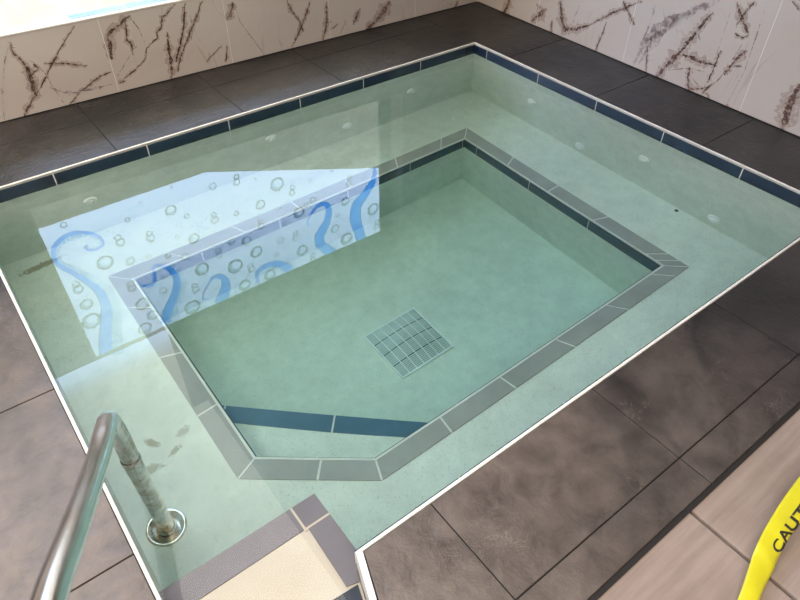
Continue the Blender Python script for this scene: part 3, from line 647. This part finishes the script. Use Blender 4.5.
# ------------------------------------------------------------------ drain cover
DC = (1.425, 1.748); DS = .158
dr = thing('drain_cover', 'square domed white grille over the drain on the deep pool floor', 'drain cover', (*DC, FLOOR))
def dome(u, v): return FLOOR + .012 + .026 * (1 - u * u) * (1 - v * v)
bm = bmesh.new()
for (a, b) in (((-1.02, -1.02), (1.02, -.98)), ((-1.02, .98), (1.02, 1.02)), ((-1.02, -.98), (-.98, .98)), ((.98, -.98), (1.02, .98))):
    box(bm, (DC[0] + a[0] * DS, DC[1] + a[1] * DS, FLOOR), (DC[0] + b[0] * DS, DC[1] + b[1] * DS, FLOOR + .014))
link('frame', bm, M['jet'], dr)
bm = bmesh.new(); box(bm, (DC[0] - DS * .98, DC[1] - DS * .98, FLOOR), (DC[0] + DS * .98, DC[1] + DS * .98, FLOOR + .004)); link('sump', bm, M['sump'], dr)
def bar(bm, p0, p1, hw, th, alongx):
    n_ = 14; rows = []
    for i in range(n_ + 1):
        u = p0[0] + (p1[0] - p0[0]) * i / n_; v = p0[1] + (p1[1] - p0[1]) * i / n_; z = dome(u, v)
        x, y = DC[0] + u * DS, DC[1] + v * DS
        o_ = (0, hw) if alongx else (hw, 0)
        rows.append([bm.verts.new(q) for q in ((x - o_[0], y - o_[1], z - th), (x + o_[0], y + o_[1], z - th), (x + o_[0], y + o_[1], z), (x - o_[0], y - o_[1], z))])
    for A, B in zip(rows, rows[1:]):
        for k in range(4): bm.faces.new((A[k], A[(k + 1) % 4], B[(k + 1) % 4], B[k]))
bm = bmesh.new()
for k in range(8): u = -1 + 2 * k / 7; bar(bm, (u, -1), (u, 1), .0019, .004, False)
link('grille_ribs', bm, M['jet'], dr)
bm = bmesh.new()
for r_ in range(4):
    for k in range(8):
        v = -1 + .5 * r_ + .5 * (k + .72) / 8.45
        bar(bm, (-1, v), (1, v), .0035, .003, True)
bmesh.ops.translate(bm, verts=bm.verts, vec=(0, 0, -.0012))
link('grille_slats', bm, M['slat'], dr)

# ------------------------------------------------------------------ handrail
hr = thing('handrail', 'tarnished stainless steel grab rail rising out of the water by the entry', 'handrail', (.053, 1.345, BENCH))
pth = smooth_path([(.053, 1.352, BENCH + .005), (.050, 1.342, -.40), (.044, 1.328, -.08), (.043, 1.322, .08), (.039, 1.306, .165), (.030, 1.268, .222), (.014, 1.212, .256),
                   (-.020, 1.10, .315), (-.065, .95, .41), (-.113, .79, .515), (-.160, .64, .61), (-.195, .50, .68), (-.21, .38, .70), (-.225, .30, .66), (-.232, .27, .55), (-.235, .265, .2), (-.235, .265, .0)], 8)
bm = bmesh.new(); tube(bm, pth, .0265, 28); link('rail', bm, M['steel'], hr, smooth=True)
bm = bmesh.new(); lathe(bm, [(.0265, .0), (.032, .004), (.058, .008), (.066, .014), (.068, .006), (.068, .0)], (.053, 1.352, BENCH), 40)
lathe(bm, [(.024, .020), (.030, .018), (.032, .006)], (.053, 1.352, BENCH), 32); link('flange', bm, M['steel'], hr, smooth=True)
bm = bmesh.new(); lathe(bm, [(.0272, -.012), (.0290, -.010), (.0290, .004), (.0272, .006)], (.043, 1.325, -.03), 32); link('collar', bm, M['steel'], hr, smooth=True)
bm = bmesh.new(); lathe(bm, [(.024, .02), (.03, .018), (.06, .012), (.066, .004), (.066, 0)], (-.235, .265, 0), 40); link('deck_flange', bm, M['steel'], hr, smooth=True)

# ------------------------------------------------------------------ caution tape
tp = thing('caution_tape', 'twisted yellow caution tape lying across the tan paving', 'tape', (1.05, .02, -.006))
Lft = [Vector(p) for p in TAPE_L]; Rgt = [Vector(p) for p in TAPE_R]
Ls, Rs = smooth_path(Lft, 8), smooth_path(Rgt, 8); m = len(Ls)
bm = bmesh.new(); rows = []
for i in range(m):
    row = []
    for k in range(7):
        f = k / 6; p = Ls[i].lerp(Rs[i], f); p.z += .004 * math.sin(f * math.pi) + .0018 * math.sin(i * .55 + f * 4)
        row.append(bm.verts.new(p))
    rows.append(row)
for A, B in zip(rows, rows[1:]):
    for k in range(6): bm.faces.new((A[k], A[k + 1], B[k + 1], B[k]))
tape = link('tape_strip', bm, M['yellow'], tp, smooth=True)
sd = tape.modifiers.new('thickness', 'SOLIDIFY'); sd.thickness = .0004
def on_tape(s, f):
    i = max(0, min(m - 1.001, s)); a = int(i); t = i - a
    L0 = Ls[a].lerp(Ls[a + 1], t); R0 = Rs[a].lerp(Rs[a + 1], t); p = L0.lerp(R0, f)
    p.z += .004 * math.sin(f * math.pi) + .0018 * math.sin(i * .55 + f * 4) + .0012; return p
fc = bpy.data.curves.new('letters', 'FONT'); fc.body = 'CAUTION'; fc.offset = .02; fc.size = 1; fc.align_x = 'LEFT'
fo = bpy.data.objects.new('letters', fc); COL.objects.link(fo)
bpy.context.view_layer.update()
me = bpy.data.meshes.new_from_object(fo.evaluated_get(bpy.context.evaluated_depsgraph_get()))
bpy.data.objects.remove(fo); bm = bmesh.new(); bm.from_mesh(me); bpy.data.meshes.remove(me)
bmesh.ops.subdivide_edges(bm, edges=[e for e in bm.edges if e.calc_length() > .25], cuts=2)
for v in bm.verts:
    x, y = v.co.x, v.co.y
    v.co = on_tape(TEXT_S0 + x * TEXT_DS, 1.0 - y * .62)
lt = link('lettering', bm, M['black'], tp)
sd = lt.modifiers.new('thickness', 'SOLIDIFY'); sd.thickness = .0003
